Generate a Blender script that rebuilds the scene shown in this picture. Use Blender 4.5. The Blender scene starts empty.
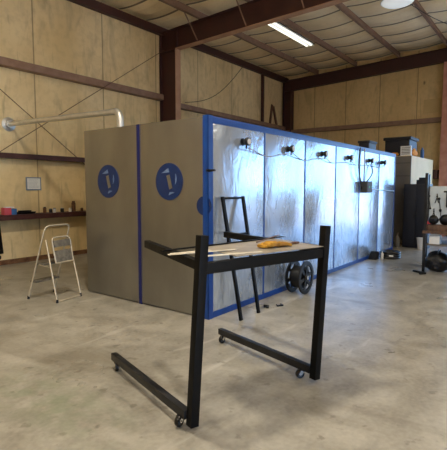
import bpy, bmesh, math, random
from mathutils import Vector, Matrix, Euler
R = math.radians
random.seed(7)
scn = bpy.context.scene
COL = scn.collection

# ------------------------------------------------------------------ camera
cd = bpy.data.cameras.new('camera'); cam = bpy.data.objects.new('camera', cd); COL.objects.link(cam)
cd.sensor_fit = 'HORIZONTAL'; cd.sensor_width = 36; cd.lens = 36*439.2/447
cd.clip_end = 200
pitch, roll, yaw = .0866, .0014, .6465
f = Vector((math.cos(yaw)*math.cos(pitch), math.sin(yaw)*math.cos(pitch), -math.sin(pitch)))
rt = Vector((math.sin(yaw), -math.cos(yaw), 0)); up = rt.cross(f)
r2 = rt*math.cos(roll)+up*math.sin(roll); u2 = -rt*math.sin(roll)+up*math.cos(roll)
M = Matrix((r2, u2, -f)).transposed().to_4x4(); M.translation = Vector((0, 0, 1.6))
cam.matrix_world = M; scn.camera = cam

# ------------------------------------------------------------------ materials
def srgb(c):
    return tuple(((v/255)/12.92 if v/255 <= .04045 else ((v/255+.055)/1.055)**2.4) for v in c)+(1,)
def mat(name, c, rough=.5, metal=0., c2=None, scale=4., bump=0., bscale=None, rvar=0., emit=None, estr=0., stretch=(1,1,1), detail=5, lo=.35, hi=.65, coat=0., spec=None):
    m = bpy.data.materials.new(name); m.use_nodes = True
    nt = m.node_tree; n = nt.nodes; L = nt.links; b = n['Principled BSDF']
    b.inputs['Base Color'].default_value = srgb(c); b.inputs['Roughness'].default_value = rough; b.inputs['Metallic'].default_value = metal
    if coat: b.inputs['Coat Weight'].default_value = coat
    if spec is not None: b.inputs['Specular IOR Level'].default_value = spec
    tc = n.new('ShaderNodeTexCoord'); mp = n.new('ShaderNodeMapping'); mp.inputs['Scale'].default_value = stretch
    L.new(tc.outputs['Object'], mp.inputs['Vector'])
    nz = n.new('ShaderNodeTexNoise'); nz.inputs['Scale'].default_value = scale; nz.inputs['Detail'].default_value = detail
    L.new(mp.outputs['Vector'], nz.inputs['Vector'])
    if c2 is not None:
        cr = n.new('ShaderNodeValToRGB'); cr.color_ramp.elements[0].position = lo; cr.color_ramp.elements[1].position = hi
        cr.color_ramp.elements[0].color = srgb(c); cr.color_ramp.elements[1].color = srgb(c2)
        L.new(nz.outputs['Fac'], cr.inputs['Fac']); L.new(cr.outputs['Color'], b.inputs['Base Color'])
    if rvar:
        mr = n.new('ShaderNodeMapRange'); mr.inputs['To Min'].default_value = max(0, rough-rvar); mr.inputs['To Max'].default_value = min(1, rough+rvar)
        mr.inputs['From Min'].default_value = .3; mr.inputs['From Max'].default_value = .7
        L.new(nz.outputs['Fac'], mr.inputs['Value']); L.new(mr.outputs['Result'], b.inputs['Roughness'])
    if bump:
        bn = n.new('ShaderNodeTexNoise'); bn.inputs['Scale'].default_value = bscale or scale*3; bn.inputs['Detail'].default_value = 3
        L.new(mp.outputs['Vector'], bn.inputs['Vector'])
        bp = n.new('ShaderNodeBump'); bp.inputs['Strength'].default_value = bump; bp.inputs['Distance'].default_value = .02
        L.new(bn.outputs['Fac'], bp.inputs['Height']); L.new(bp.outputs['Normal'], b.inputs['Normal'])
    if emit:
        b.inputs['Emission Color'].default_value = srgb(emit); b.inputs['Emission Strength'].default_value = estr
    return m

def node_helpers(m):
    nt = m.node_tree
    def N(t, **k):
        x = nt.nodes.new(t)
        for a, v in k.items(): setattr(x, a, v)
        return x
    def math_(op, a, b=None):
        x = N('ShaderNodeMath', operation=op)
        for i, v in enumerate((a, b)):
            if v is None: continue
            if isinstance(v, (int, float)): x.inputs[i].default_value = v
            else: nt.links.new(v, x.inputs[i])
        return x.outputs[0]
    def mix(fac, a, b, bt='MIX'):
        x = N('ShaderNodeMix', data_type='RGBA', blend_type=bt)
        if isinstance(fac, (int, float)): x.inputs[0].default_value = fac
        else: nt.links.new(fac, x.inputs[0])
        for s, v in ((x.inputs[6], a), (x.inputs[7], b)):
            if isinstance(v, tuple): s.default_value = v
            else: nt.links.new(v, s)
        return x.outputs[2]
    def ramp(v, p0, c0, p1, c1):
        x = N('ShaderNodeValToRGB'); e = x.color_ramp.elements
        e[0].position = p0; e[1].position = p1; e[0].color = c0; e[1].color = c1
        nt.links.new(v, x.inputs[0]); return x.outputs[0]
    return N, math_, mix, ramp
W1 = (1,1,1,1); K0 = (0,0,0,1)

def floor_material():
    m = mat('concrete', (150,140,126), .5); nt = m.node_tree; N, math_, mix, ramp = node_helpers(m); b = nt.nodes['Principled BSDF']
    tc = nt.nodes['Texture Coordinate']
    def noise(s, d=6, st=(1,1,1), rot=0, dist=0):
        mp = N('ShaderNodeMapping'); mp.inputs['Scale'].default_value = st; mp.inputs['Rotation'].default_value = (0,0,rot)
        nt.links.new(tc.outputs['Object'], mp.inputs[0])
        x = N('ShaderNodeTexNoise'); x.inputs['Scale'].default_value = s; x.inputs['Detail'].default_value = d; x.inputs['Distortion'].default_value = dist
        nt.links.new(mp.outputs[0], x.inputs['Vector']); return x.outputs['Fac']
    base = ramp(noise(.5, 10), .35, srgb((134,131,122)), .65, srgb((176,174,166)))
    c = mix(.5, base, ramp(noise(3.2, 12, dist=.4), .35, srgb((120,116,104)), .65, srgb((186,183,172))))
    c = mix(.18, c, ramp(noise(26, 8), .3, srgb((108,102,88)), .7, srgb((196,190,176))))
    c = mix(math_('MULTIPLY', ramp(noise(1.3, 9, (1,.35,1), .6, 1.2), .57, K0, .7, W1), .55), c, srgb((108,102,88)))      # dark scuffs
    c = mix(math_('MULTIPLY', ramp(noise(3., 9, (.25,1,1), -.4, .8), .62, K0, .74, W1), .55), c, srgb((206,204,196)))
    c = mix(math_('MULTIPLY', ramp(noise(7., 9), .62, K0, .68, W1), .45), c, srgb((92,86,74)))    # pale dusty streaks
    # green paint traces
    mp = N('ShaderNodeMapping'); mp.inputs['Location'].default_value = (-1.75,-2.95,0); mp.vector_type = 'POINT'
    nt.links.new(tc.outputs['Object'], mp.inputs[0])
    mp2 = N('ShaderNodeMapping'); mp2.inputs['Rotation'].default_value = (0,0,R(48)); mp2.inputs['Scale'].default_value = (2.2,.9,1)
    nt.links.new(mp.outputs[0], mp2.inputs[0])
    g = N('ShaderNodeTexGradient', gradient_type='SPHERICAL'); nt.links.new(mp2.outputs[0], g.inputs[0])
    gm = math_('MULTIPLY', g.outputs['Fac'], ramp(noise(6, 6), .4, K0, .6, W1))
    c = mix(math_('MULTIPLY', gm, .6), c, srgb((112,128,100)))
    nt.links.new(c, b.inputs['Base Color'])
    rr = N('ShaderNodeMapRange'); rr.inputs['To Min'].default_value = .2; rr.inputs['To Max'].default_value = .42
    nt.links.new(noise(1.1, 5), rr.inputs[0]); nt.links.new(rr.outputs[0], b.inputs['Roughness'])
    bp = N('ShaderNodeBump'); bp.inputs['Strength'].default_value = .12; bp.inputs['Distance'].default_value = .01
    nt.links.new(noise(14, 6), bp.inputs['Height']); nt.links.new(bp.outputs[0], b.inputs['Normal'])
    return m

def sheet_material(name, axis, period, offs, c1, c2, seam_c, seam_w=.012, stain=.55, bumpy=.25):
    """tan insulation facing with seams every period along axis"""
    m = mat(name, c1, .75); nt = m.node_tree; N, math_, mix, ramp = node_helpers(m); b = nt.nodes['Principled BSDF']
    tc = nt.nodes['Texture Coordinate']
    sep = N('ShaderNodeSeparateXYZ'); nt.links.new(tc.outputs['Object'], sep.inputs[0])
    def noise(s, d=6, st=(1,1,1), dist=0):
        mp = N('ShaderNodeMapping'); mp.inputs['Scale'].default_value = st
        nt.links.new(tc.outputs['Object'], mp.inputs[0])
        x = N('ShaderNodeTexNoise'); x.inputs['Scale'].default_value = s; x.inputs['Detail'].default_value = d; x.inputs['Distortion'].default_value = dist
        nt.links.new(mp.outputs[0], x.inputs['Vector']); return x.outputs['Fac']
    c = mix(ramp(noise(.7, 7, (1,1,.7)), .35, K0, .65, W1), srgb(c1), srgb(c2))
    c = mix(math_('MULTIPLY', ramp(noise(1.6, 8, (1.6,1.6,.5), 1.), .55, K0, .75, W1), stain), c, srgb(tuple(int(v*.72) for v in c1)))
    c = mix(math_('MULTIPLY', ramp(noise(9, 6, (1,1,1)), .45, K0, .7, W1), stain*.5), c, srgb(tuple(int(v*.85) for v in c1)))
    p = math_('DIVIDE', math_('SUBTRACT', sep.outputs[axis], offs), period)
    d = math_('MULTIPLY', math_('ABSOLUTE', math_('SUBTRACT', math_('FRACT', math_('ADD', p, .5)), .5)), period)
    s = ramp(d, seam_w, W1, seam_w*2.2, K0)
    if axis != 9:
        vo = N('ShaderNodeTexVoronoi'); vo.inputs['Scale'].default_value = 1.15
        mpv = N('ShaderNodeMapping'); mpv.inputs['Scale'].default_value = (1,1,.6); nt.links.new(tc.outputs['Object'], mpv.inputs[0]); nt.links.new(mpv.outputs[0], vo.inputs['Vector'])
        c = mix(math_('MULTIPLY', ramp(vo.outputs['Distance'], .02, W1, .06, K0), .0 if name == 'tan_roof_facing' else .75), c, srgb((92,70,46)))
        c = mix(math_('MULTIPLY', ramp(noise(3.5, 9, (3,3,.3), .4), .6, K0, .72, W1), stain*.8), c, srgb(tuple(int(v*.66) for v in c1)))
    c = mix(math_('MULTIPLY', s, .85 if name == 'tan_roof_facing' else .6), c, srgb(seam_c))
    nt.links.new(c, b.inputs['Base Color'])
    puff = math_('MULTIPLY', ramp(d, 0, K0, min(.3, period*.4), W1), 2.)
    h = math_('ADD', puff, noise(2.5, 4))
    bp = N('ShaderNodeBump'); bp.inputs['Strength'].default_value = bumpy; bp.inputs['Distance'].default_value = .05
    nt.links.new(h, bp.inputs['Height']); nt.links.new(bp.outputs[0], b.inputs['Normal'])
    return m

def panel_material(name, c, rough, dirt=0., wav=.35, metal=1.):
    m = mat(name, c, rough, metal); nt = m.node_tree; N, math_, mix, ramp = node_helpers(m); b = nt.nodes['Principled BSDF']
    tc = nt.nodes['Texture Coordinate']
    sep = N('ShaderNodeSeparateXYZ'); nt.links.new(tc.outputs['Object'], sep.inputs[0])
    def noise(s, d=6, st=(1,1,1), dist=0):
        mp = N('ShaderNodeMapping'); mp.inputs['Scale'].default_value = st
        nt.links.new(tc.outputs['Object'], mp.inputs[0])
        x = N('ShaderNodeTexNoise'); x.inputs['Scale'].default_value = s; x.inputs['Detail'].default_value = d; x.inputs['Distortion'].default_value = dist
        nt.links.new(mp.outputs[0], x.inputs['Vector']); return x.outputs['Fac']
    c0 = mix(ramp(noise(1.5, 6, (1,1,.6)), .35, K0, .65, W1), srgb(c), srgb(tuple(int(v*.9) for v in c)))
    rg = N('ShaderNodeMapRange'); rg.inputs['To Min'].default_value = rough-.07; rg.inputs['To Max'].default_value = rough+.09
    nt.links.new(noise(2, 5), rg.inputs[0]); nt.links.new(rg.outputs[0], b.inputs['Roughness'])
    if dirt:
        low = ramp(sep.outputs[2], .15, W1, 1.0, K0)
        dm = math_('MULTIPLY', math_('MULTIPLY', low, ramp(noise(7, 8, (2.2,2.2,.5), .5), .52, K0, .62, W1)), dirt)
        c0 = mix(dm, c0, srgb((96,98,104)))
        nt.links.new(math_('SUBTRACT', metal, math_('MULTIPLY', dm, .6)), b.inputs['Metallic'])
    nt.links.new(c0, b.inputs['Base Color'])
    h = math_('ADD', math_('MULTIPLY', noise(1.5, 1, (1,1,.35)), 3.), math_('MULTIPLY', noise(5.5, 2, (1,1,.6), 1.), .9))
    bp = N('ShaderNodeBump'); bp.inputs['Strength'].default_value = wav; bp.inputs['Distance'].default_value = .03
    nt.links.new(h, bp.inputs['Height']); nt.links.new(bp.outputs[0], b.inputs['Normal'])
    return m

MT = {}
MT['floor'] = floor_material()
MT['wallX'] = sheet_material('tan_wall_facing', 0, 1.78, 5.2, (224,198,144), (242,220,172), (116,88,58), .009)
MT['wallY'] = sheet_material('tan_back_wall_facing', 1, 1.25, 3.9, (214,184,130), (228,200,146), (110,80,52), .009)
MT['ceil'] = sheet_material('tan_roof_facing', 0, .92, 11.2, (250,226,178), (255,236,196), (58,40,28), .022, .15, .8)
MT['plainwall'] = mat('plain_tan_wall', (196,168,116), .8, c2=(210,182,130), scale=1.2)
MT['redsteel'] = mat('red_oxide_steel', (64,36,33), .55, c2=(76,44,40), scale=3, rvar=.1)
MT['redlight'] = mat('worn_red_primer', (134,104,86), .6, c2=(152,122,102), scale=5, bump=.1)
MT['tanred'] = mat('worn_lit_tan_primer', (176,134,104), .6, c2=(190,150,120), scale=5)  # worn flange steel, with light on the lit flanges painted into the colour
MT['salmon'] = mat('faded_red_primer', (186,126,110), .6, c2=(200,146,130), scale=5)
MT['darkred'] = mat('dark_ledge_red', (66,38,36), .5, c2=(84,50,46), scale=6)
MT['rot'] = mat('weathered_base_board', (92,60,42), .8, c2=(140,104,70), scale=8, bump=.3)
MT['panelL'] = panel_material('galvanised_sheet_shaded', (166,165,160), .42, 0., .2)  # same galvanised sheet as the long side, shaded tone put into the colour
MT['panelR'] = panel_material('galvanised_sheet_daylit', (212,226,244), .22, .3, .25, .72)  # bluish daylight on the long side is put into the sheet colour
MT['blue'] = mat('blue_painted_trim', (10,60,134), .4, c2=(12,68,146), scale=8)
MT['navy'] = mat('dark_blue_trim', (16,26,92), .45)
MT['emblem'] = mat('dark_blue_emblem', (8,38,88), .5, c2=(10,44,98), scale=12)
MT['emblemlight'] = mat('pale_blue_ring', (100,124,166), .5)
MT['black'] = mat('black_powder_coat', (5,6,8), .5, c2=(8,9,12), scale=9, rvar=.08, spec=.18)
MT['blacktop'] = mat('worn_black_steel', (16,17,20), .4, c2=(40,41,44), scale=6, rvar=.1, spec=.35)
MT['blackpl'] = mat('black_plastic', (6,7,9), .38)
MT['navybox'] = mat('navy_steel', (10,15,30), .5, c2=(13,19,36), scale=3)
MT['rubber'] = mat('grey_rubber', (70,70,70), .6)
MT['chrome'] = mat('bare_metal', (200,200,198), .25, 1.)
MT['galv'] = mat('galvanised_pipe', (208,208,204), .38, .8, c2=(220,220,216), scale=9)
MT['alu'] = mat('aluminium_tube', (200,190,168), .4, .6, c2=(214,206,188), scale=12)
MT['steptread'] = mat('grey_step_tread', (88,84,76), .7, c2=(120,114,102), scale=20)
MT['white'] = mat('white_paint', (226,228,228), .5)
MT['cream'] = mat('cream_sheet', (240,216,164), .6, c2=(230,206,152), scale=2)
MT['greyface'] = mat('grey_sheet', (104,98,88), .5, c2=(116,110,100), scale=2)
MT['plysheet'] = mat('pale_sheet_stock', (138,130,118), .45, c2=(160,152,138), scale=5)
MT['strip'] = mat('pale_strip', (222,216,200), .5, c2=(200,192,174), scale=9)
MT['glove'] = mat('yellow_glove_fabric', (196,146,44), .85, c2=(132,92,34), scale=14, bump=.4)
MT['brown'] = mat('brown_plastic', (92,60,38), .6)
MT['orange'] = mat('orange_fabric', (232,150,40), .8)
MT['red'] = mat('red_plastic', (190,40,44), .5)
MT['pink'] = mat('pink_card', (206,84,98), .6)
MT['bluebox'] = mat('blue_card', (64,110,170), .6)
MT['wood'] = mat('worn_bench_top', (112,84,66), .6, c2=(78,58,46), scale=5, stretch=(1,6,1))
MT['paper'] = mat('paper', (232,234,232), .7)
MT['papergrey'] = mat('printed_grey', (120,136,156), .7)
MT['bucket'] = mat('white_plastic', (214,212,208), .5)
MT['tube'] = mat('lit_tube', (255,255,245), .4, emit=(255,250,232), estr=1.0)
MT['lens'] = mat('frosted_lens', (225,230,230), .4, emit=(235,242,245), estr=.35)
MT['cable'] = mat('grey_cable', (150,150,150), .5)
MT['darkcable'] = mat('black_cable', (24,24,26), .6)
MT['rod'] = mat('rusty_rod', (104,74,56), .6)
MT['greybox'] = mat('grey_box', (66,66,60), .6)
MT['navycl'] = mat('dark_navy_plastic', (12,16,28), .6)
MT['mirror'] = mat('whiteboard', (226,234,236), .3, c2=(196,210,214), scale=3)
MT['ground'] = mat('outside_concrete', (150,154,162), .8, c2=(134,138,146), scale=.8)
MT['green'] = mat('green_led', (120,210,150), .5)

# ------------------------------------------------------------------ mesh builder
class MB:
    def __init__(s): s.bm = bmesh.new(); s.mi = 0
    def _tag(s, before):
        for fc in s.bm.faces:
            if fc not in before: fc.material_index = s.mi
    def box(s, c, size, rot=None, bev=0.):
        b = bmesh.new(); bmesh.ops.create_cube(b, size=1.)
        for v in b.verts: v.co = Vector((v.co.x*size[0], v.co.y*size[1], v.co.z*size[2]))
        if bev: bmesh.ops.bevel(b, geom=list(b.edges), offset=bev, segments=2, profile=.7, affect='EDGES')
        m = Matrix.Translation(Vector(c)) @ ((rot if isinstance(rot, Matrix) else Euler(rot).to_matrix()).to_4x4() if rot is not None else Matrix())
        b.transform(m); s.merge(b); return s
    def merge(s, b):
        for fc in b.faces: fc.material_index = s.mi
        me = bpy.data.meshes.new('tmp'); b.to_mesh(me); b.free(); s.bm.from_mesh(me); bpy.data.meshes.remove(me)
    def bb(s, x0, x1, y0, y1, z0, z1, bev=0.):
        return s.box(((x0+x1)/2, (y0+y1)/2, (z0+z1)/2), (abs(x1-x0), abs(y1-y0), abs(z1-z0)), None, bev)
    def bar(s, p0, p1, w, h, upv=(0,0,1), bev=0.):
        p0 = Vector(p0); p1 = Vector(p1); d = (p1-p0); l = d.length; d.normalize(); upv = Vector(upv)
        sx = d.cross(upv)
        if sx.length < 1e-4: sx = d.cross(Vector((0,1,0)))
        sx.normalize(); sz = sx.cross(d)
        return s.box((p0+p1)/2, (w, l, h), Matrix((sx, d, sz)).transposed(), bev)
    def lathe(s, prof, seg=24, axis='Z', origin=(0,0,0), rot=None):
        b = bmesh.new(); rings = []
        for r, z in prof:
            if r < 1e-6: rings.append([b.verts.new((0,0,z))])
            else: rings.append([b.verts.new((r*math.cos(2*math.pi*k/seg), r*math.sin(2*math.pi*k/seg), z)) for k in range(seg)])
        for a, c in zip(rings, rings[1:]):
            for k in range(seg):
                k2 = (k+1) % seg
                if len(a) == 1 and len(c) == 1: continue
                if len(a) == 1: vs = [a[0], c[k2], c[k]]
                elif len(c) == 1: vs = [a[k], a[k2], c[0]]
                else: vs = [a[k], a[k2], c[k2], c[k]]
                fc = b.faces.new(vs); fc.smooth = True
        bmesh.ops.recalc_face_normals(b, faces=list(b.faces))
        m = Matrix()
        if axis == 'X': m = Matrix.Rotation(R(90), 4, 'Y')
        if axis == 'Y': m = Matrix.Rotation(R(-90), 4, 'X')
        if axis == '-Y': m = Matrix.Rotation(R(90), 4, 'X')
        if rot is not None: m = rot.to_4x4() @ m
        b.transform(Matrix.Translation(Vector(origin)) @ m); s.merge(b); return s
    def cyl(s, p0, p1, r, r1=None, seg=16):
        p0 = Vector(p0); p1 = Vector(p1); d = p1-p0; l = d.length
        q = Vector((0,0,1)).rotation_difference(d.normalized()).to_matrix(); r1 = r if r1 is None else r1
        return s.lathe([(0,0),(r,0),(r,0.0001),(r1,l-.0001),(r1,l),(0,l)], seg, 'Z', p0, q)
    def tube(s, pts, r, seg=10, closed=False):
        b = bmesh.new(); pts = [Vector(p) for p in pts]; n = len(pts); rings = []; nrm = None
        for i, p in enumerate(pts):
            if closed: t = pts[(i+1) % n]-pts[i-1]
            else: t = pts[min(i+1, n-1)]-pts[max(i-1, 0)]
            t.normalize()
            if nrm is None:
                nrm = t.cross(Vector((0,0,1)));
                if nrm.length < 1e-3: nrm = t.cross(Vector((1,0,0)))
            nrm = (nrm - t*nrm.dot(t)).normalized(); bn = t.cross(nrm)
            rings.append([b.verts.new(p+nrm*r*math.cos(2*math.pi*k/seg)+bn*r*math.sin(2*math.pi*k/seg)) for k in range(seg)])
        for i in range(n if closed else n-1):
            a = rings[i]; c = rings[(i+1) % n]
            for k in range(seg):
                fc = b.faces.new((a[k], a[(k+1) % seg], c[(k+1) % seg], c[k])); fc.smooth = True
        if not closed: b.faces.new(rings[0][::-1]); b.faces.new(rings[-1])
        bmesh.ops.recalc_face_normals(b, faces=list(b.faces))
        s.merge(b); return s
    def prism(s, poly, lo, hi, plane='XY'):
        b = bmesh.new()
        def P(a, c, h): return {'XY': (a,c,h), 'XZ': (a,h,c), 'YZ': (h,a,c)}[plane]
        A = [b.verts.new(P(x,y,lo)) for x,y in poly]; B = [b.verts.new(P(x,y,hi)) for x,y in poly]
        b.faces.new(A[::-1]); b.faces.new(B)
        for i in range(len(poly)):
            j = (i+1) % len(poly); b.faces.new((A[i], A[j], B[j], B[i]))
        bmesh.ops.recalc_face_normals(b, faces=list(b.faces)); s.merge(b); return s
    def blob(s, c, size, amp=.25, freq=2.2, seed=0, rot=None, sub=3):
        from mathutils import noise
        b = bmesh.new(); bmesh.ops.create_icosphere(b, subdivisions=sub, radius=1)
        for v in b.verts:
            k = 1+amp*noise.noise(v.co*freq+Vector((seed*3.1, seed, 0)))
            v.co = Vector((v.co.x*size[0]*k, v.co.y*size[1]*k, v.co.z*size[2]*k))
        for fc in b.faces: fc.smooth = True
        m = Matrix.Translation(Vector(c)) @ (Euler(rot).to_matrix().to_4x4() if rot else Matrix())
        b.transform(m); s.merge(b); return s
    def build(s, name, m, parent=None, loc=(0,0,0), rz=0.):
        me = bpy.data.meshes.new(name); s.bm.to_mesh(me); s.bm.free(); me.set_sharp_from_angle(angle=R(38))
        for k in (m if isinstance(m, (list, tuple)) else [m]): me.materials.append(MT[k])
        o = bpy.data.objects.new(name, me); COL.objects.link(o)
        o.location = loc; o.rotation_euler = (0,0,rz)
        if parent: o.parent = parent
        return o
def tag(o, label=None, cat=None, group=None, kind=None):
    for k, v in (('label', label), ('category', cat), ('group', group), ('kind', kind)):
        if v: o[k] = v
    return o
def empty(name, loc, rz=0., label=None, cat=None, group=None):
    o = bpy.data.objects.new(name, None); COL.objects.link(o); o.location = loc; o.rotation_euler = (0,0,rz); o.empty_display_size = .1
    return tag(o, label, cat, group)
def copy_tree(root, loc, rz=0., label=None, group=None):
    r = root.copy(); COL.objects.link(r); r.location = loc; r.rotation_euler = (0,0,rz)
    if label: r['label'] = label
    if group: r['group'] = group
    for ch in list(root.children):
        c = ch.copy(); COL.objects.link(c); c.parent = r
        for g in ch.children:
            d = g.copy(); COL.objects.link(d); d.parent = c
    return r
def struct(o): o['kind'] = 'structure'; return o

# ------------------------------------------------------------------ the shell
X0, X1, Y0, Y1 = -7., 16., -8., 8.95
SL = .037
def roof(y): return 6.0+(Y1-y)*SL
H = 6.75
struct(MB().bb(X0-.2, X1+.2, Y0-.2, Y1+.2, -.15, 0).build('floor', 'floor'))
struct(MB().bb(X0-.2, X1+.2, Y1, Y1+.15, 0, 6.05).build('wall_left', 'wallX'))
w = MB()                                   # back wall, with a wide open bay door right of the picture
DY0, DY1, DZ = -5.0, 2.6, 4.0
w.bb(X1, X1+.2, DY1, Y1, 0, H); w.bb(X1, X1+.2, Y0, DY0, 0, H); w.bb(X1, X1+.2, DY0, DY1, DZ, H)
struct(w.build('wall_back', 'wallY'))
w = MB()                                   # right wall, with a second open bay
RX0, RX1, RZ = -4.5, 3.0, 4.4
w.bb(X0, RX0, Y0-.2, Y0, 0, H); w.bb(RX1, X1, Y0-.2, Y0, 0, H); w.bb(RX0, RX1, Y0-.2, Y0, RZ, H)
struct(w.build('wall_right', 'plainwall'))
struct(MB().bb(X0-.2, X0, Y0-.2, Y1, 0, H).build('wall_rear', 'plainwall'))
# roof lining, sagging a little between the purlins
PY = [7.5-1.5*k for k in range(11)]
bm = bmesh.new(); ny = 170; nx = 60; grid = []
for j in range(ny+1):
    y = Y0+(Y1-Y0)*j/ny; t = ((y-7.5)/1.5) % 1.
    sag = -.07*math.sin(math.pi*t)**.8
    grid.append([bm.verts.new((X0+(X1-X0)*i/nx, y, roof(y)+.03+sag)) for i in range(nx+1)])
for j in range(ny):
    for i in range(nx):
        fc = bm.faces.new((grid[j][i], grid[j+1][i], grid[j+1][i+1], grid[j][i+1])); fc.smooth = True
w = MB(); w.merge(bm)
w.box(((X0+X1)/2, (Y0+Y1)/2, roof((Y0+Y1)/2)+.22), (X1-X0+.4, Y1-Y0+.4, .1), (-math.atan(SL),0,0))
struct(w.build('ceiling', 'ceil'))
struct(MB().bb(-60, 80, -80, 60, -.35, -.16).build('ground_outside', 'ground'))

tn = [0]
def trim(mb, m):
    tn[0] += 1; return struct(mb.build('trim_%d' % tn[0], m))
# roof purlins (Z sections) running away from the camera
for y in PY:
    z = roof(y); w = MB()
    w.bb(X0, X1-.02, y-.004, y+.004, z-.2, z)
    w.bb(X0, X1-.02, y-.07, y, z-.2, z-.19); w.bb(X0, X1-.02, y-.07, y-.063, z-.2, z-.175)
    w.bb(X0, X1-.02, y, y+.07, z-.01, z)
    trim(w, 'redlight')
# main frame : column and rafter
def ibeam(mb, x, halfw, poly_out, poly_in):
    pass
for cx in (8.97, 1.2-4.5):
    w = MB()
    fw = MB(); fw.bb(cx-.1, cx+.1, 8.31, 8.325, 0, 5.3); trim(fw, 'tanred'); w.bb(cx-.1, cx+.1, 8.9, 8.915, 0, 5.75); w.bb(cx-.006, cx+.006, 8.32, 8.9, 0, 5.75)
    w.bb(cx-.1, cx+.1, 8.32, 8.9, 5.27, 5.285)
    trim(w, 'redsteel')
    w = MB()
    for (ya, yb, za, zb) in ((8.31, Y0, 5.29, 5.29+.03*16.3),):
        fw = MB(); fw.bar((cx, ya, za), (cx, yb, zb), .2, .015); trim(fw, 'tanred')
        w.bar((cx, 8.9, roof(8.9)-.212), (cx, yb, roof(yb)-.212), .2, .015)
        w.prism([(8.9, 5.28), (8.9, roof(8.9)-.215), (yb, roof(yb)-.215), (yb, zb), (ya, za)], cx-.006, cx+.006, 'YZ')
        for ys in (8.31,):
            w.bb(cx-.1, cx+.1, ys-.012, ys, 5.29, roof(ys)-.21)
    trim(w, 'redsteel')
# end wall rafter
w = MB(); xb = 15.85
w.bar((xb, 8.9, 5.39), (xb, Y0, 5.39+.037*16.9), .18, .015); w.bar((xb, 8.9, roof(8.9)-.208), (xb, Y0, roof(Y0)-.208), .18, .015)
w.prism([(8.9, 5.39), (8.9, roof(8.9)-.21), (Y0, roof(Y0)-.21), (Y0, 5.39+.037*16.9)], xb-.006, xb+.006, 'YZ')
trim(w, 'redsteel')
w = MB(); w.bb(15.7, 15.98, 8.55, 8.57, 0, 5.4); w.bb(15.7, 15.98, 8.88, 8.9, 0, 5.75); w.bb(15.83, 15.845, 8.56, 8.9, 0, 5.4)
trim(w, 'redsteel')
# end wall column (faded red, right edge of picture)
w = MB(); w.bb(15.62, 15.64, 2.83, 3.05, 0, 5.55); w.bb(15.94, 15.96, 2.83, 3.05, 0, 5.55); w.bb(15.64, 15.94, 2.935, 2.945, 0, 5.55)
trim(w, 'salmon')
# eave struts
w = MB(); w.bb(X0, X1, 8.8, 8.94, 5.74, 5.93); trim(w, 'redsteel')
w = MB(); w.bb(15.9, 15.99, Y0+.1, Y1-.1, 5.78, 5.86); trim(w, 'redsteel')
# girts : C sections on the left wall
def girtX(x0, x1, z, m, d=.16, dep=.2):
    w = MB(); w.bb(x0, x1, 8.95-dep, 8.95, z+d/2-.008, z+d/2); w.bb(x0, x1, 8.95-dep, 8.95, z-d/2, z-d/2+.008)
    w.bb(x0, x1, 8.95-dep, 8.95-dep+.008, z-d/2+.008, z+d/2-.008)
    return trim(w, m)
girtX(X0, 8.86, 4.05, 'redlight', .15); girtX(9.08, 15.7, 3.93, 'redlight', .13)
girtX(X0, 8.86, 2.22, 'darkred', .1); girtX(9.08, 15.7, 2.22, 'darkred', .1)
w = MB(); w.bb(X0, 8.86, 8.62, 8.95, 1.02, 1.035); w.bb(X0, 8.86, 8.62, 8.63, .93, 1.02); w.bb(X0, 8.86, 8.63, 8.7, .93, .938); trim(w, 'darkred')
struct(MB().bb(X0, 15.7, 8.93, 8.95, 0, .1).build('baseboard_left', 'rot'))
# end wall girts
w = MB(); w.bb(15.8, 16, 3.1, 8.85, 3.86, 3.868); w.bb(15.8, 15.808, 3.1, 8.85, 3.72, 3.86); w.bb(15.8, 16, 3.1, 8.85, 3.72, 3.728); trim(w, 'redlight')
w = MB(); w.bb(15.8, 16, Y0, 2.83, 4.26, 4.268); w.bb(15.8, 15.808, Y0, 2.83, 4.12, 4.26); trim(w, 'redlight')
w = MB(); w.bb(15.8, 16, 3.1, 8.85, 2.1, 2.11); w.bb(15.8, 15.808, 3.1, 8.85, 2.0, 2.1); trim(w, 'redlight')
w = MB(); w.bb(15.86, 16, DY1, DY1+.12, 0, DZ+.1); w.bb(15.86, 16, DY0-.12, DY0, 0, DZ+.1); w.bb(15.86, 16, DY0, DY1, DZ, DZ+.12); trim(w, 'redsteel')
# vertical dark studs on the left wall, far bay
w = MB(); w.bb(14.15, 14.25, 8.86, 8.95, 3.99, 5.74); trim(w, 'redsteel')
# flange braces from rafter to purlin
for y in (7.5, 6.0, 4.5, 3.0):
    zz = 5.31+.03*(8.31-y)
    w = MB(); w.bar((8.86, y+.03, zz+.0), (8.3, y-.0, roof(y)-.15), .03, .012); trim(w, 'redlight')
# brace rods, hanging cable
def rod(name, pts, r, m, label, cat='rod', group=None):
    return tag(MB().tube(pts, r, 6).build(name, m), label, cat, group)
def line(p, q, n=2): p = Vector(p); q = Vector(q); return [p.lerp(q, i/n) for i in range(n+1)]
rod('brace_rod', line((1.3, 8.79, 5.745), (8.86, 8.79, .235), 4), .008, 'rod', 'thin diagonal brace rod falling to the right across left wall')
rod('brace_rod', line((2.42, 8.72, 1.035), (8.86, 8.72, 5.31), 4), .008, 'rod', 'thin diagonal brace rod rising to the right across left wall')
pts = [(9.7+2.9*t, 8.72, 4.04+1.6*t-.35*math.sin(math.pi*t)) for t in [i/16 for i in range(17)]]
rod('hanging_cable', pts, .009, 'darkcable', 'thin dark cable sagging across wall above the blue-trimmed booth', 'cable')
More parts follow.
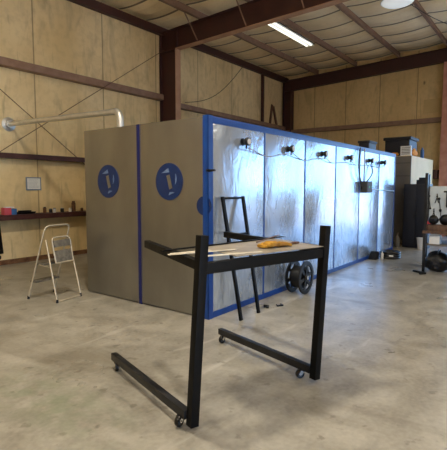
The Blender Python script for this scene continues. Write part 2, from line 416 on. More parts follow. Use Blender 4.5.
# boards patched on the end wall
tag(MB().bb(15.965, 15.99, 3.18, 3.68, 4.06, 4.5, .003).build('wall_patch', 'plainwall'), 'rectangular tan patch board high on end wall beside red column', 'board')
w = MB(); w.bar((14.75, 8.9, 4.02), (14.9, 8.9, 4.75), .12, .03, (0,1,0)); w.bar((15.25, 8.9, 4.02), (14.98, 8.9, 4.7), .12, .03, (0,1,0))
tag(w.build('leaning_board', 'rod'), 'pair of brown boards leaning on the girt in far left corner', 'board')

# ------------------------------------------------------------------ ceiling lights
fl = empty('fluorescent_light', (11.35, 6.22, roof(6.22)-.2), 0, 'lit fluorescent strip fixture hung beside a roof purlin', 'light')
w = MB(); w.prism([(-.14,0),(.14,0),(.07,.1),(-.07,.1)], -1.22, 1.22, 'YZ'); w.build('housing', 'white', fl)
for s in (-1, 1):
    MB().cyl((-1.19, s*.07, -.024), (1.19, s*.07, -.024), .024).build('tube', 'tube', fl)
for sx in (-1.2, 1.2):
    MB().box((sx, 0, -.018), (.04, .26, .05), None, .004).build('end_cap', 'white', fl)
    MB().cyl((sx*.75, 0, .1), (sx*.75, 0, .21), .006, seg=6).build('hanger', 'chrome', fl)
hb = empty('high_bay_light', (10.3, 3.0, 5.62), 0, 'round white high bay lamp hanging from the roof, cut by top edge', 'light')
MB().lathe([(.0,-.02),(.16,-.015),(.3,.0),(.34,.03)], 32).build('lens', 'lens', hb)
MB().lathe([(.345,.03),(.355,.035),(.3,.12),(.2,.22),(.12,.27),(.12,.26),(.19,.215),(.29,.115),(.34,.03)], 32).build('reflector', 'white', hb)
MB().lathe([(0,.44),(.1,.44),(.12,.42),(.12,.25),(0,.25)], 24).build('ballast_housing', 'blackpl', hb)
MB().cyl((0,0,.44), (0,0,roof(3.0)-.2-5.62), .012).build('hook', 'chrome', hb)
pts = [(10.75+(i/14)*3.2, 3.05-.9*(i/14), 5.9-.12*math.sin(math.pi*i/14)) for i in range(15)]
rod('power_cable', pts, .008, 'darkcable', 'thin power cable running from the high bay lamp under roof', 'cable')

# ------------------------------------------------------------------ the booth
BX, BY, BW, BL, BH = 4.04, 3.275, 2.396, 7.50, 2.423
booth = empty('metal_booth', (BX, BY, 0), 0, 'long sheet metal booth with blue edge trim in middle of shop', 'booth')
g = .02
for k in range(2):
    w = MB(); y0 = BW/2*k+g; y1 = BW/2*(k+1)-g
    w.bb(.0, .03, y0, y1, .015, BH-.0, .003)
    o = w.build('wall_panel', 'panelL', booth)
pw = BL/6
for k in range(6):
    w = MB(); w.bb(pw*k+.012, pw*(k+1)-.012, 0, .03, .05, BH-.06, .003); w.build('wall_panel', 'panelR', booth)
w = MB(); w.bb(.032, BL-.032, .022, BW-.032, BH-.06, BH-.005); w.build('roof_panel', 'panelR', booth)
w = MB(); w.bb(.02, BL-.02, BW-.03, BW, .01, BH-.06); w.build('back_panel', 'panelL', booth)
w = MB(); w.bb(BL-.03, BL, .03, BW-.03, .01, BH-.06); w.build('end_panel', 'panelR', booth)
w = MB(); w.bb(-.012, .0, -.012, .075, 0, BH+.012); w.bb(-.012, .075, -.014, -.002, 0, BH+.012); w.build('corner_post', 'blue', booth)
w = MB(); w.bb(.075, BL, -.008, .02, BH-.075, BH+.008, .002); w.build('top_trim', 'blue', booth)
w = MB(); w.bb(.075, BL, -.008, .02, .0, .075, .002); w.build('bottom_trim', 'blue', booth)
for k in range(1, 6):
    w = MB(); w.bb(pw*k-.014, pw*k+.014, -.005, .012, .075, BH-.075); w.build('seam_strip', 'blue', booth)
w = MB(); w.bb(BL-.03, BL+.005, -.008, .03, .075, BH-.075); w.build('seam_strip', 'blue', booth)
w = MB(); w.bb(-.008, .012, BW/2-.025, BW/2+.025, 0, BH); o = w.build('seam_strip', 'navy', booth); o['label'] = 'dark blue strip between the two end panels'
# handles / emblems on the left face (local face x = 0)
def emblem(yc, zc, r):
    w = MB(); w.lathe([(0,.0),(r,.0),(r,.006),(0,.006)], 40, 'X', (-.007,yc,zc)); e = w.build('emblem', 'emblem', booth)
    e['label'] = 'round dark blue sticker with tilted bar'
    X = -.0085
    def poly(pts, mname, name):
        # pts: u to the viewer's right, v up, unit = r
        w = MB(); w.prism([(yc-u_*r, zc+v_*r) for u_, v_ in pts], X-.0015, X+.0025, 'YZ'); w.build(name, mname, e)
    poly([(-.17,.32),(.06,.38),(.26,-.34),(.03,-.42)], 'panelL', 'bar_mark')
    poly([(-.55,.46),(-.02,.72),(.04,.5),(-.2,.47)], 'emblemlight', 'arc_mark')
    poly([(-.02,-.74),(.42,-.58),(.24,-.55),(.06,-.56)], 'emblemlight', 'arc_mark')
    for a0, a1, rr in ((30, -35, .58),):
        w = MB()
        P = [(rr*math.cos(R(a0+(a1-a0)*i/8)), .9*rr*math.sin(R(a0+(a1-a0)*i/8))+.15) for i in range(9)]
        Q = [(p[0]-.12*(1-abs(i-4)/5), p[1]) for i, p in enumerate(P)][::-1]
        w.prism([(yc-u_*r, zc+v_*r) for u_, v_ in P+Q], X-.0015, X+.0025, 'YZ'); w.build('arc_mark', 'emblemlight', e)
emblem(5.11-BY, 1.675, .235); emblem(3.91-BY, 1.665, .235)
w = MB(); w.lathe([(0,0),(.115,0),(.115,.004),(0,.004)], 40, 'X', (-.007,.06,1.375))
o = w.build('emblem', 'emblem', booth); o['label'] = 'round dark blue sticker half covered by the corner post'
w = MB(); w.box((-.02,-.03,1.79),(.05,.05,.03),None,.004); w.cyl((-.02,-.05,1.79),(-.02,-.12,1.79),.012); w.cyl((-.06,-.02,1.79),(.06,-.05,1.8),.01)
w.build('latch', 'blackpl', booth)
w = MB(); w.lathe([(0,0),(.08,0),(.08,.04),(.03,.07),(0,.07)],20,'Z',(.3,1.22,BH-.01)); w.build('roof_cap','blackpl',booth)

# fixtures along the top of the right face
FX = [4.75, 5.95, 7.16, 8.36, 9.57, 10.46]
FL = ['on the panel nearest the blue corner post', 'second from the blue corner post', 'third from the blue corner post', 'on booth side just left of the grey control box', 'above the right side of the grey control box', 'nearest the far end of the booth']
def fixture():
    t = empty('spotlight', (FX[0], BY, 2.18), 0, 'black round fixture '+FL[0], 'light', 'black fixtures along top of booth side')
    w = MB(); w.lathe([(0,0),(.05,0),(.05,.012),(0,.012)], 20, '-Y', (0,-.001,0)); w.build('mount', 'blackpl', t)
    w = MB(); w.lathe([(0,.01),(.035,.01),(.036,.05),(.05,.06),(.055,.09),(.05,.1),(0,.1)], 20, '-Y'); w.build('body', 'blackpl', t)
    w = MB(); w.lathe([(0,.1),(.036,.1),(.036,.106),(0,.108)], 20, '-Y'); w.build('lens', 'bucket', t)
    w = MB(); w.cyl((0,-.06,-.03),(0,-.06,-.09),.012); w.build('stem', 'blackpl', t)
    return t
f0 = fixture()
for k in range(1, 6): copy_tree(f0, (FX[k], BY, 2.17), 0, 'black round fixture '+FL[k])
for k in range(5):
    a = Vector((FX[k]+.02, BY-.07, 2.1)); b = Vector((FX[k+1]-.02, BY-.07, 2.1)); n = 12; pts = []
    for i in range(n+1):
        t = i/n; p = a.lerp(b, t); p.z -= .06*math.sin(math.pi*t)-.012*math.sin(9*t+k); p.y += .07*math.sin(math.pi*t); pts.append(p)
    rod('power_cable', pts, .007, 'cable', 'thin grey cable linking '+['first and second', 'second and third', 'third and fourth', 'fourth and fifth', 'fifth and last'][k]+' fixtures on booth side', 'cable', 'cables between fixtures')
cb = empty('control_box', (9.3, BY-.008, 1.5), 0, 'grey control box on the side of the booth', 'control box')
w = MB(); w.bb(-.17,.15,-.12,0,-.02,.22,.008); w.build('body', 'greybox', cb)
w = MB(); w.bb(-.155,.135,-.127,-.118,-.005,.205,.003); w.build('cover', 'greybox', cb)
for q in (.1,-.05): MB().cyl((q,-.127,.1),(q,-.138,.1),.016).build('button', 'green', cb)
w = MB(); w.bb(.16,.23,-.05,0,.0,.18,.004); w.build('terminal', 'green', cb)
def loop(x0, z0, x1, z1, bulge, name, m, label):
    pts = []
    for i in range(17):
        t = i/16; pts.append((x0+(x1-x0)*t-bulge*math.sin(math.pi*t), BY-.03-.05*math.sin(math.pi*t), z0+(z1-z0)*t))
    rod(name, pts, .012, m, label, 'cable')
loop(8.95, 2.4, 9.12, 1.56, .28, 'conduit', 'darkcable', 'outer dark cable curving from booth top to the grey control box')
loop(9.2, 2.4, 9.2, 1.72, .12, 'conduit', 'cable', 'inner grey cable running from booth top to the control box')
loop(9.62, 2.08, 9.4, 1.72, -.06, 'conduit', 'darkcable', 'short dark cable from a fixture down to control box')
rod('conduit', line((9.54, BY-.025, 1.56), (11.4, BY-.025, 1.5), 4), .012, 'galv', 'thin straight metal conduit running right from the control box', 'pipe')
# tote on booth roof
t = empty('storage_tote', (10.4, 3.6, BH-.005), 0, 'small navy tote sitting on the booth roof', 'tote')
w = MB(); w.bb(-.25,.25,-.12,.12,0,.2,.01); w.build('body','navybox',t); w = MB(); w.bb(-.27,.27,-.14,.14,.2,.25,.008); w.build('lid','navycl',t)

# exhaust pipe
pts = [(4.6, 8.93, 2.86), (4.6, 7.5, 2.83), (4.6, 5.62, 2.78)]
for i in range(1, 7):
    a = math.pi/2*i/6; pts.append((4.6, 5.62-.12*math.sin(a), 2.78-.12*(1-math.cos(a))))
pts.append((4.6, 5.5, 2.41))
ep = empty('exhaust_pipe', (4.6, 5.5, BH-.01), 0, 'galvanised pipe from left wall bending down into the booth roof', 'pipe')
def rel(P, o): return [tuple(Vector(p)-Vector(o)) for p in P]
w = MB(); w.tube(rel(pts[:3], (4.6,5.5,BH-.01)), .048, 16); w.build('pipe', 'galv', ep)
w = MB(); w.tube(rel(pts[2:], (4.6,5.5,BH-.01)), .055, 16); w.build('elbow', 'galv', ep)
w = MB(); w.lathe([(0,0),(.14,0),(.14,.015),(.08,.03),(.075,.06),(0,.06)], 24, '-Y', (0,8.945-5.5,2.86-BH+.01)); w.build('wall_flange', 'galv', ep)

# ------------------------------------------------------------------ rolling rack
RA = R(-16)
rack = empty('rolling_rack', (2.1, 1.83, 0), RA, 'black square-tube rolling rack on casters in foreground', 'rack')
T = .062
def post(u0, u1):
    w = MB(); w.bar((u0, 0, .03), (u1, 0, 1.288), T, T, (0,1,0), .003); w.build('post', 'black', rack)
post(-.01, .075); post(1.185, 1.28)
for (a, b) in (((-.03, .03), (-.012, 1.28)), ((1.175, .03), (1.15, 1.26))):
    w = MB(); w.bar((a[0], a[1], .1), (b[0], b[1], .1), .05, .06, (0,0,1), .003); w.build('base_beam', 'blacktop', rack)
for (a, b) in (((.07, .0), (.3, 1.22)), ((1.28, .0), (1.34, 1.42))):
    w = MB(); w.bar((a[0], a[1]+.02, 1.088), (b[0], b[1], 1.088), .05, .062, (0,0,1), .003); w.build('side_rail', 'black', rack)
w = MB(); w.bar((.08, 0, 1.07), (1.25, 0, 1.07), .05, .075, (0,0,1), .003); w.build('cross_rail', 'black', rack)
def caster(x, y, ang):
    w = MB(); w.box((0,0,.069), (.055,.045,.005))
    for q in (-1, 1): w.prism([(-.022,.067),(.02,.067),(.038,.044),(.03,.03),(.012,.034)], q*.021-.002, q*.021+.002, 'XZ')
    w.cyl((.02,-.024,.038),(.02,.024,.038),.006, seg=8)
    c = w.build('caster', 'chrome', rack, (x, y, 0), ang)
    w = MB(); w.lathe([(.024,-.012),(.036,-.014),(.038,-.009),(.038,.009),(.036,.014),(.024,.012)], 24, 'Y', (.02,0,.038)); wh = w.build('tyre', 'blackpl', c)
    w = MB(); w.lathe([(0,-.015),(.01,-.015),(.012,-.007),(.024,-.01),(.024,.01),(.012,.007),(.01,.015),(0,.015)], 24, 'Y', (.02,0,.038)); w.build('wheel_hub', 'rubber', c)
caster(-.035, .1, R(200)); caster(-.02, 1.2, R(250)); caster(1.165, .12, R(160)); caster(1.14, 1.19, R(190))

def rk(x, y, z=0):   # rack-local to world
    return (2.1+x*math.cos(RA)-y*math.sin(RA), 1.83+x*math.sin(RA)+y*math.cos(RA), z)
ZT = 1.12
def sheet(name, poly, z, th, m, label, cat='sheet', group=None):
    cx = sum(p[0] for p in poly)/len(poly); cy = sum(p[1] for p in poly)/len(poly)
    w = MB(); w.prism([(a-cx, b-cy) for a, b in poly], 0, th, 'XY')
    o = w.build(name, m, None, rk(cx, cy, z), RA); return tag(o, label, cat, group)
sheet('metal_sheet', [(.36,-.0),(1.24,-.02),(1.3,.62),(.42,.58)], ZT+.0, .005, 'plysheet', 'large pale sheet lying across the right of the rack top')
sheet('metal_strip', [(.1,.1),(.62,.02),(.63,.06),(.12,.15)], ZT+.006, .004, 'strip', 'short pale strip on the rack top nearest its left post', 'strip')
sheet('metal_strip', [(-.02,.27),(.52,.2),(.53,.235),(-.01,.31)], ZT+.011, .004, 'strip', 'white strip jutting past the left rail of the rack', 'strip')
sheet('metal_strip', [(.05,.36),(.72,.34),(.72,.37),(.06,.4)], ZT+.0, .004, 'strip', 'second white strip lying behind the first on rack top', 'strip')
w = MB(); w.bar((-.68,.0,.004),(.72,.0,.004),.03,.008); tag(w.build('flat_bar', 'black', None, rk(.72, .56, ZT+.007), RA+R(6)), 'long thin black flat bar lying along the rack top', 'bar')
w = MB(); w.cyl((-.3,0,.008),(.3,0,.008),.006,seg=8); tag(w.build('steel_rod', 'rod', None, rk(1.12, .5, ZT+.02), RA+R(28)), 'thin brown rod on the rack top behind the yellow gloves', 'rod')
# gloves
gl = MB()
gl.blob((0,0,.028), (.085,.05,.026), .3, 2.5, 1); gl.blob((.1,-.01,.022), (.07,.035,.02), .3, 3, 5)
for i, (yy, l) in enumerate(((-.036,.07),(-.012,.085),(.012,.08),(.034,.065))):
    gl.tube([(.1,yy,.02),(.12+l*.3,yy*1.3,.026),(.12+l*.75,yy*1.6,.014)], .013, 8)
gl.tube([(.0,.04,.02),(.05,.08,.022),(.09,.095,.014)], .014, 8)
gl.blob((-.06,.01,.02), (.05,.045,.018), .35, 3, 9)
tag(gl.build('work_glove', 'glove', None, rk(.83,.17,ZT+.005), RA+R(-2)), 'yellow-brown work glove lying on the rack top', 'glove')
w = MB(); w.box((0,0,.008),(.2,.025,.014),None,.004); w.box((.11,0,.01),(.06,.04,.018),None,.004)
tag(w.build('hand_tool', 'brown', None, rk(1.06,.2,ZT+.005), RA+R(12)), 'slim brown tool on the rack top by its right post', 'tool')

# ------------------------------------------------------------------ leaning frame
lf = empty('steel_ladder', (4.45, 2.94, 0), 0, 'narrow black steel ladder frame leaning against the booth side', 'ladder')
for (a, b) in (((-.2,.0),(-.2,.285)),((.19,.0),(.235,.285))):
    w = MB(); w.bar((a[0],a[1],.0),(b[0],b[1],1.48),.045,.03,(0,1,0),.003); w.build('rail','black',lf)
for z in (1.47, 1.02):
    y = .285*z/1.48; w = MB(); w.bar((-.2,y,z-.01),(.19+.045*z/1.48,y,z-.01),.025,.025,(0,0,1)); w.build('rung','black',lf)

# ------------------------------------------------------------------ reel
rl = empty('cable_reel', (5.92, 3.03, 0), 0, 'black spoked reel standing on floor against the booth', 'reel')
def flange(yc, s):
    w = MB()
    w.lathe([(.235,-.012),(.25,-.008),(.25,.008),(.235,.012),(.19,.012),(.185,0),(.19,-.012),(.235,-.012)], 40, 'Y', (0,yc,.25))
    for k in range(6):
        a = R(60*k+15); w.bar((.05*math.cos(a),yc,.25+.05*math.sin(a)),(.2*math.cos(a),yc,.25+.2*math.sin(a)),.012,.05,(0,1,0) if False else (-math.sin(a),0,math.cos(a)))
    w.lathe([(0,-.015),(.06,-.015),(.06,.015),(0,.015)], 24, 'Y', (0,yc,.25))
    return w.build('flange', 'blackpl', rl)
flange(-.11, -1); flange(.1, 1)
w = MB(); w.lathe([(.12,-.1),(.125,-.1),(.125,.1),(.12,.1)], 32, 'Y', (0,0,.25)); w.build('drum', 'blackpl', rl)
w = MB(); w.lathe([(.126,-.085),(.165,-.08),(.168,0),(.165,.08),(.126,.085)], 32, 'Y', (0,-.005,.25)); w.build('wire_winding', 'blackpl', rl)
w = MB(); w.lathe([(0,-.02),(.03,-.02),(.03,0),(0,0)], 20, 'Y', (0,-.125,.25)); o = w.build('hub_cap', 'chrome', rl); o['label'] = 'bare metal hub cap'
for i, (x, y, a, lb) in enumerate(((4.93,2.98,20,'small black clamp on the floor nearer the leaning frame'),(5.08,2.88,-35,'small black clamp on the floor nearer the reel'))):
    w = MB(); w.box((0,0,.012),(.09,.02,.02),None,.004); w.box((.04,.03,.012),(.02,.07,.02),None,.004); w.cyl((-.03,-.02,.012),(-.03,.05,.012),.008,seg=8)
    tag(w.build('clamp','blackpl',None,(x,y,0),R(a)),lb,'clamp')

# ------------------------------------------------------------------ step stool
st = empty('step_stool', (3.4, 5.7, 0), math.atan2(.18,.98), 'worn aluminium folding step ladder standing by the left wall', 'step ladder')
def hoop(p0, p1, p2, p3, rc, n=6):
    """polyline p0-p1-p2-p3 with rounded corners at p1,p2"""
    P = [Vector(p) for p in (p0,p1,p2,p3)]; out = [P[0]]
    for a, b, c in ((P[0],P[1],P[2]),(P[1],P[2],P[3])):
        d0 = (a-b).normalized(); d1 = (c-b).normalized()
        for i in range(n+1):
            t = i/n; out.append((b+d0*rc)*(1-t)**2+b*2*t*(1-t)+(b+d1*rc)*t*t)
    out.append(P[3]); return out
w = MB(); w.tube(hoop((-.11,.264,.02),(-.035,-.03,1.05),(.42,-.03,1.05),(.35,.264,.02),.09), .0125); w.build('front_frame','alu',st)
w = MB(); w.tube(hoop((-.02,-.02,.85),(-.09,-.278,.015),(.355,-.278,.015),(.4,-.02,.85),.03), .0125); w.build('rear_frame','alu',st)
w = MB(); w.tube(hoop((.05,-.13,.52),(.04,-.06,.88),(.38,-.06,.88),(.37,-.13,.52),.08)+[Vector((.05,-.13,.52))], .012); w.build('platform_hoop','alu',st)
w = MB(); w.box((.21,-.082,.79),(.3,.012,.1),(R(-11),0,0),.004); w.box((.21,-.11,.61),(.3,.012,.17),(R(-11),0,0),.004); w.build('platform','steptread',st)
w = MB(); w.box((.17,.09,.5),(.42,.12,.03),None,.005); w.build('step','steptread',st)
w = MB(); w.box((.13,.19,.25),(.42,.12,.03),None,.005); w.build('step','steptread',st)
for q in (-.06, .39): MB().bar((q,.09,.5),(q,-.13,.48),.02,.006).build('spreader','alu',st)
for (x, y) in ((-.11,.264),(.35,.264),(-.085,-.278),(.35,-.278)):
    w = MB(); w.cyl((x,y,0),(x,y,.045),.018,.015,12); w.build('foot','blackpl',st)

# ------------------------------------------------------------------ office chair at left edge
ch = empty('office_chair', (3.22, 7.02, 0), R(20), 'black office chair cut off by the left edge', 'chair')
w = MB(); w.box((0,-.02,.78),(.46,.05,.52),(R(-6),0,0),.022); w.build('backrest','blackpl',ch)
w = MB(); w.box((0,.22,.46),(.48,.46,.07),None,.025); w.build('seat','blackpl',ch)
w = MB(); w.cyl((0,.22,.08),(0,.22,.43),.025); w.build('gas_lift','blackpl',ch)
w = MB(); w.bar((0,.2,.42),(0,-.02,.42),.05,.012); w.bar((0,-.03,.42),(0,-.03,.6),.05,.012,(0,1,0)); w.build('back_bracket','blackpl',ch)
for k in range(5):
    a = R(72*k+18); e = (.27*math.cos(a), .22+.27*math.sin(a)); w = MB(); w.bar((0,.22,.09),(e[0],e[1],.07),.035,.025); o = w.build('base_leg','blackpl',ch)
    w = MB(); w.lathe([(0,-.012),(.026,-.012),(.028,0),(.026,.012),(0,.012)],16,'X',(e[0],e[1],.028)); w.cyl((e[0],e[1],.028),(e[0],e[1],.07),.008); w.build('wheel','blackpl',o)

# ------------------------------------------------------------------ things on the left wall ledge
ZL = 1.035; YL = 8.76
w = empty('carton', (4.41, YL, ZL), 0, 'pink and blue carton at left end of wall ledge', 'box')
MB().bb(-.09,.05,-.07,.07,0,.14,.004).build('carton_body','pink',w); MB().bb(.051,.16,-.07,.07,0,.12,.004).build('carton_sleeve','bluebox',w); MB().bb(-.05,.12,-.05,.05,.141,.16,.004).build('carton_flap','paper',w)
w = MB(); w.bb(-.17,.17,-.05,.05,0,.045,.008); w.bb(-.15,.1,-.04,.04,.045,.075,.008); w.cyl((.17,0,.03),(.21,0,.03),.015)
tag(w.build('tool_case','blackpl',None,(4.8,YL,ZL)),'long low black tool case on wall ledge','case')
def jar(x, r, h, m, lid, label, cat):
    t = empty('jar', (x,YL,ZL), 0, label, cat, 'jars on the wall ledge')
    MB().lathe([(0,0),(r,0),(r,h*.8),(r*.7,h*.88),(0,h*.88)],18).build('jar_body',m,t)
    MB().lathe([(r*.72,h*.86),(r*.75,h),(0,h)],18).build('lid',lid,t)
jar(5.22,.035,.13,'brown','blackpl','slim brown jar, leftmost on the ledge','jar')
jar(5.36,.035,.09,'blackpl','chrome','short black jar beside the leftmost brown jar','jar')
jar(5.45,.035,.1,'bucket','blackpl','small white jar with dark lid between two black jars','jar')
jar(5.64,.04,.1,'blackpl','bucket','black jar with pale lid near the middle of the ledge','jar')
jar(5.84,.035,.09,'bucket','bucket','small all-white jar beside the tall brown bottle','jar')
jar(5.93,.045,.24,'brown','brown','tall brown bottle on the ledge nearest the booth','bottle')
jar(6.15,.03,.08,'brown','chrome','short brown jar on ledge right beside the booth edge','jar')
pn = empty('wall_notice', (5.09,8.935,1.66), 0, 'white printed notice with grey border pinned on the left wall', 'sign')
MB().bb(-.17,.17,-.004,.012,-.14,.14).build('border','papergrey',pn); MB().bb(-.145,.145,-.008,-.0045,-.115,.115).build('sheet','paper',pn)
w = MB(); random.seed(3)
for k in range(7): w.bb(-.12,.12-random.random()*.08,-.0095,-.0085,.085-k*.028,.089-k*.028)
w.build('printed_lines','papergrey',pn)
for x, z, r_, lb in ((4.75,.82,.03,'upper left'),(5.05,.7,.035,'middle'),(5.05,.3,.035,'lower')):
    pass

# ------------------------------------------------------------------ far right : cabinets
cr = empty('tall_cabinet', (12.6, 3.16, 0), 0, 'tall cream enclosure with grey front behind the booth end', 'cabinet')
MB().bb(0.02,2.6,0,1.0,0,2.45,.005).build('body','cream',cr)
MB().bb(0,.02,.0,1.0,.02,2.44).build('front_panel','greyface',cr)
w = MB(); w.bb(-.008,0,.02,.98,1.9,1.91); w.bb(-.008,0,.02,.98,2.25,2.26); w.build('panel_joint','blackpl',cr)
bc = empty('black_cabinet', (12.2, 2.6, 0), 0, 'tall black cabinet standing in front of cream enclosure', 'cabinet')
MB().bb(0.02,.39,0,.62,.0,1.68,.008).build('body','navybox',bc)
for a, b in ((.01,.307),(.313,.61)):
    o = MB().bb(0,.018,a,b,.04,1.66,.004).build('door','navybox',bc)
    hy = .285 if a < .1 else .335
    MB().bb(-.02,-.001,hy-.008,hy+.008,.8,.95,.003).build('handle','blackpl',o)
w = MB(); w.bb(-.2,.2,-.13,.13,0,.11,.01); w.bb(-.16,.12,-.1,.08,.111,.17,.01); tag(w.build('equipment_case','navycl',None,(12.42,2.79,1.68)),'dark navy equipment case on top of black cabinet','case')
bx = empty('plastic_bin', (12.95, 3.6, 2.45), 0, 'large navy bin on top of cream enclosure', 'bin')
MB().bb(-.2,.6,-.34,.32,0,.45,.02).build('body','navybox',bx); MB().bb(-.24,.64,-.38,.36,.45,.53,.015).build('lid','navycl',bx)
lv = empty('louvered_vent', (12.66,3.33,2.45), 0, 'small white louvered unit on cream enclosure before navy bin', 'vent')
MB().bb(0,.08,-.14,.14,0,.27,.006).build('body','white',lv)
w = MB()
for k in range(5): w.box((-.004,0,.05+k*.042),(.02,.22,.006),(0,R(35),0))
w.build('louvers','greyface',lv)
w = MB(); w.blob((0,0,.05),(.06,.15,.05),.3,2,3); tag(w.build('orange_bag','orange',None,(12.67,3.66,2.45)),'orange cloth left of the white louvered unit','bag')
w = MB(); w.blob((0,0,.085),(.3,.04,.075),.3,2,6); w.blob((-.1,0,.12),(.16,.04,.09),.3,2,8); tag(w.build('orange_bag','orange',None,(13.15,3.215,2.46)),'larger orange cloth right of the white louvered unit','bag')
w = MB(); w.cyl((0,0,0),(0,0,.26),.05); w.cyl((0,0,.26),(0,0,.32),.025); tag(w.build('spray_can','bluebox',None,(14.1,3.24,2.45)),'blue can standing at the right on cream enclosure','can')
bk = empty('bucket', (12.04, 2.71, 0), 0, 'white bucket on floor in front of the black cabinet', 'bucket')
MB().lathe([(0,0),(.075,0),(.1,.28),(.108,.28),(.108,.3),(.092,.3),(.07,.012),(0,.012)],24).build('bucket_body','bucket',bk)
MB().tube([(0,.104*math.cos(R(a)),.27-.07*math.sin(R(a))) for a in range(0,181,15)],.003,6).build('handle','chrome',bk)
# low black case on floor + wedge
tr = empty('hose_reel', (10.12, 2.92, 0), R(10), 'flat round black coil on floor beside far end of booth', 'hose')
w = MB()
for k, rr in enumerate((.2,.165,.13)):
    for zz in (.03,.085,.14): w.tube([(rr*math.cos(R(a)), rr*math.sin(R(a)), zz) for a in range(0,360,12)],.028,8,True)
w.build('coil','blackpl',tr)
MB().box((-.231,-.05,.085),(.004,.09,.035),(0,0,R(12))).build('label_tag','paper',tr)
w = MB(); w.prism([(-.12,0),(.12,0),(.12,.16),(.05,.17)],-.08,.08,'XZ'); tag(w.build('wheel_chock','blackpl',None,(9.76,3.17,0)),'black wedge on floor touching the base of booth','wedge')
w = MB(); w.lathe([(0,0),(.03,0),(.03,.12),(.012,.15),(.012,.17),(0,.17)],16); tag(w.build('spray_bottle','bucket',None,(9.88,3.02,0)),'small white bottle between black wedge and coil','bottle')
w = MB(); w.lathe([(0,0),(.07,0),(.07,.2),(.04,.26),(.02,.3),(0,.3)],18); w.cyl((0,0,.3),(.05,0,.36),.015); tag(w.build('canister','greyface',None,(12.15,3.33,0)),'grey canister on floor between booth and black cabinet','canister')

# ------------------------------------------------------------------ workbench at right
wb = empty('workbench', (8.8, 1.2, 0), 0, 'brown-topped workbench with dark frame cut by right edge', 'workbench')
MB().bb(-.02,.85,-.75,.76,.74,.79,.004).build('bench_top','wood',wb)
MB().bb(.051,.83,-.73,.7,.51,.54,.003).build('lower_shelf','greyface',wb)
for (x, y, h_) in ((0,.7,1.86),(.8,.84,1.86),(0,-.7,.74),(.8,-.7,.74)):
    MB().bb(x,x+.05,y-.0,y+.05,0,h_,.003).build('upright','blacktop',wb)
pb = MB().bb(.855,.87,-.75,.87,.8,1.62,.002).build('back_board','mirror',wb); pb['label'] = 'white tool board'
BZ = .79
def bench(name, mb, m, x, y, z, label, cat, group=None, rz=0): return tag(mb.build(name, m, None, (x,y,z), rz), label, cat, group)
# tools hanging on board (board face at X = 9.655)
random.seed(11)
TL = [(2.02,1.3,'wrench'),(1.9,1.42,'pliers'),(1.95,1.12,'pliers'),(1.83,1.25,'wrench'),(1.8,1.02,'wrench'),(1.72,1.4,'hammer')]
TLab = ['dark wrench at the left edge of the white tool board','dark pliers at top left of the white tool board','dark pliers at lower left of the white tool board','dark wrench in upper middle of white tool board','short dark wrench low on the white tool board','dark hammer high on the white tool board by picture edge']
for (y, z, kd), lb in zip(TL, TLab):
    w = MB()
    if kd == 'pliers':
        w.bar((0,-.01,0),(0,.035,-.14),.012,.02,(1,0,0)); w.bar((0,.01,0),(0,-.035,-.14),.012,.02,(1,0,0)); w.bar((0,0,-.01),(0,.0,.05),.012,.03,(1,0,0))
    elif kd == 'wrench':
        w.bar((0,0,-.12),(0,.03,.1),.01,.02,(1,0,0)); w.cyl((-.006,.032,.12),(.006,.032,.12),.025); w.cyl((-.006,0,-.13),(.006,0,-.13),.02)
    else:
        w.bar((0,0,-.2),(0,0,.1),.02,.025,(1,0,0)); w.bar((0,-.06,.11),(0,.06,.11),.03,.035,(1,0,0))
    tag(w.build(kd,'blacktop',None,(9.642,y,z)),lb,'tool')
w = MB(); w.lathe([(0,0),(.03,0),(.035,.02),(.035,.12),(.015,.16),(.015,.19),(0,.19)],16)
bench('red_bottle',w,'red',9.4,1.98,BZ,'red bottle at the back left of workbench','bottle')
def helmet(x, y, z, s, label, seed):
    t = empty('welding_helmet',(x,y,z),0,label,'helmet','black helmets on the workbench')
    MB().blob((0,0,s),(s*.9,s,s),.1,1.5,seed).build('shell','blackpl',t)
    MB().box((-s*.93,0,s*1.15),(.02,s*.9,s*.5),(0,R(-8),0),.004).build('visor','navycl',t)
helmet(9.05,1.83,BZ+.1,.09,'smaller black welding helmet on workbench left end',1); helmet(9.05,1.63,BZ+.1,.1,'larger black welding helmet on workbench right of the smaller one',4)
w = MB(); w.bb(-.14,.14,-.22,.22,0,.1,.006)
bench('wooden_box',w,'wood',9.05,1.72,BZ,'low brown wooden box under the black helmets on workbench','box')
w = MB(); w.bb(-.1,.1,-.09,.09,0,.16,.004); w.bb(-.08,.08,-.07,.07,.161,.2,.004); bench('carton',w,'paper',8.98,1.77,.54,'white carton on lower shelf of the workbench','box')
w = MB(); w.bb(-.1,.2,-.2,.1,0,.14,.02); bench('tool_case',w,'navycl',9.05,1.42,.54,'dark case on lower shelf right of white carton','case')
bg = empty('tool_bag',(9.1,1.72,0),0,'lumpy black bag on floor under the workbench','bag')
MB().blob((0,0,.185),(.22,.24,.19),.25,1.8,12).build('bag_body','blackpl',bg)
MB().tube([(-.12,0,.3),(-.1,0,.4),(0,0,.41),(.1,0,.4),(.12,0,.3)],.012,8).build('handle','blackpl',bg)
MB().blob((-.12,.02,.14),(.12,.12,.1),.3,2.5,7).build('side_pocket','navycl',bg)
w = MB(); w.box((0,0,.02),(.28,.05,.03),None,.006); w.box((-.13,.06,.02),(.04,.14,.03),None,.006)
tag(w.build('floor_clamp','blackpl',None,(8.68,1.96,0),R(60)),'black metal foot jutting out by the black bag','clamp')
t = empty('wall_switch_box',(15.6,2.99+.16,1.85+.02),0,'dark red box mounted beside the faded red column','box')
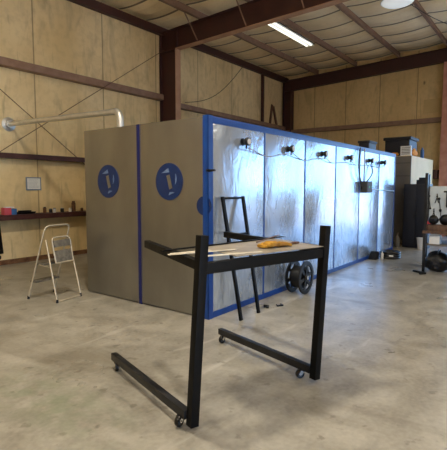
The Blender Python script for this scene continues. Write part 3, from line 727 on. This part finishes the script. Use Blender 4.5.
MB().bb(0,.3,-.05,.16,0,.3,.01).build('body','darkred',t); MB().bb(-.012,-.001,-.03,.14,.02,.28,.003).build('cover','darkred',t)

# ------------------------------------------------------------------ light
wd = bpy.data.worlds.new('sky'); scn.world = wd; wd.use_nodes = True; nt = wd.node_tree
bg_ = nt.nodes['Background']; tcw = nt.nodes.new('ShaderNodeTexCoord'); spw = nt.nodes.new('ShaderNodeSeparateXYZ'); crw = nt.nodes.new('ShaderNodeValToRGB')
nt.links.new(tcw.outputs['Generated'], spw.inputs[0]); nt.links.new(spw.outputs[2], crw.inputs[0]); nt.links.new(crw.outputs[0], bg_.inputs[0])
e = crw.color_ramp.elements; e[0].position = 0.; e[0].color = (.36,.64,1.,1); e[1].position = .6; e[1].color = (.16,.36,.85,1)
bg_.inputs[1].default_value = 3.8
def area(name, loc, rot, sx, sy, power, col=(1,1,1), portal=False):
    l = bpy.data.lights.new(name, 'AREA'); l.shape = 'RECTANGLE'; l.size = sx; l.size_y = sy; l.energy = power; l.color = col
    o = bpy.data.objects.new(name, l); COL.objects.link(o); o.location = loc; o.rotation_euler = rot
    if portal: l.cycles.is_portal = True
    return o
area('door_portal', (X1+.1, (DY0+DY1)/2, DZ/2), (0, R(90), 0), DZ, DY1-DY0, 1, portal=True)
area('bay_portal', ((RX0+RX1)/2, Y0-.1, RZ/2), (R(90), 0, 0), RX1-RX0, RZ, 1, portal=True)
for i, (x, y) in enumerate(((2.5,3.1),(-3,3.1),(2.5,-3),(-3,-3),(9.5,-3))):  # unseen warm lights, added out of frame to brighten the shop
    a = area('added_bay_lamp', (x,y,5.4), (0,0,0), .5, .5, 120, (1,.88,.70)); a.data.shape = 'DISK'
sun = bpy.data.lights.new('sun','SUN'); sun.energy = 21.; sun.color = (1,.91,.74); sun.angle = R(.6); so = bpy.data.objects.new('sun', sun); COL.objects.link(so)
so.rotation_euler = Vector((-.1,-.8,.62)).to_track_quat('Z','Y').to_euler()
vs = scn.view_settings; vs.view_transform = 'Standard'; vs.look = 'None'; vs.gamma = 1; vs.use_curve_mapping = False; vs.exposure = .46
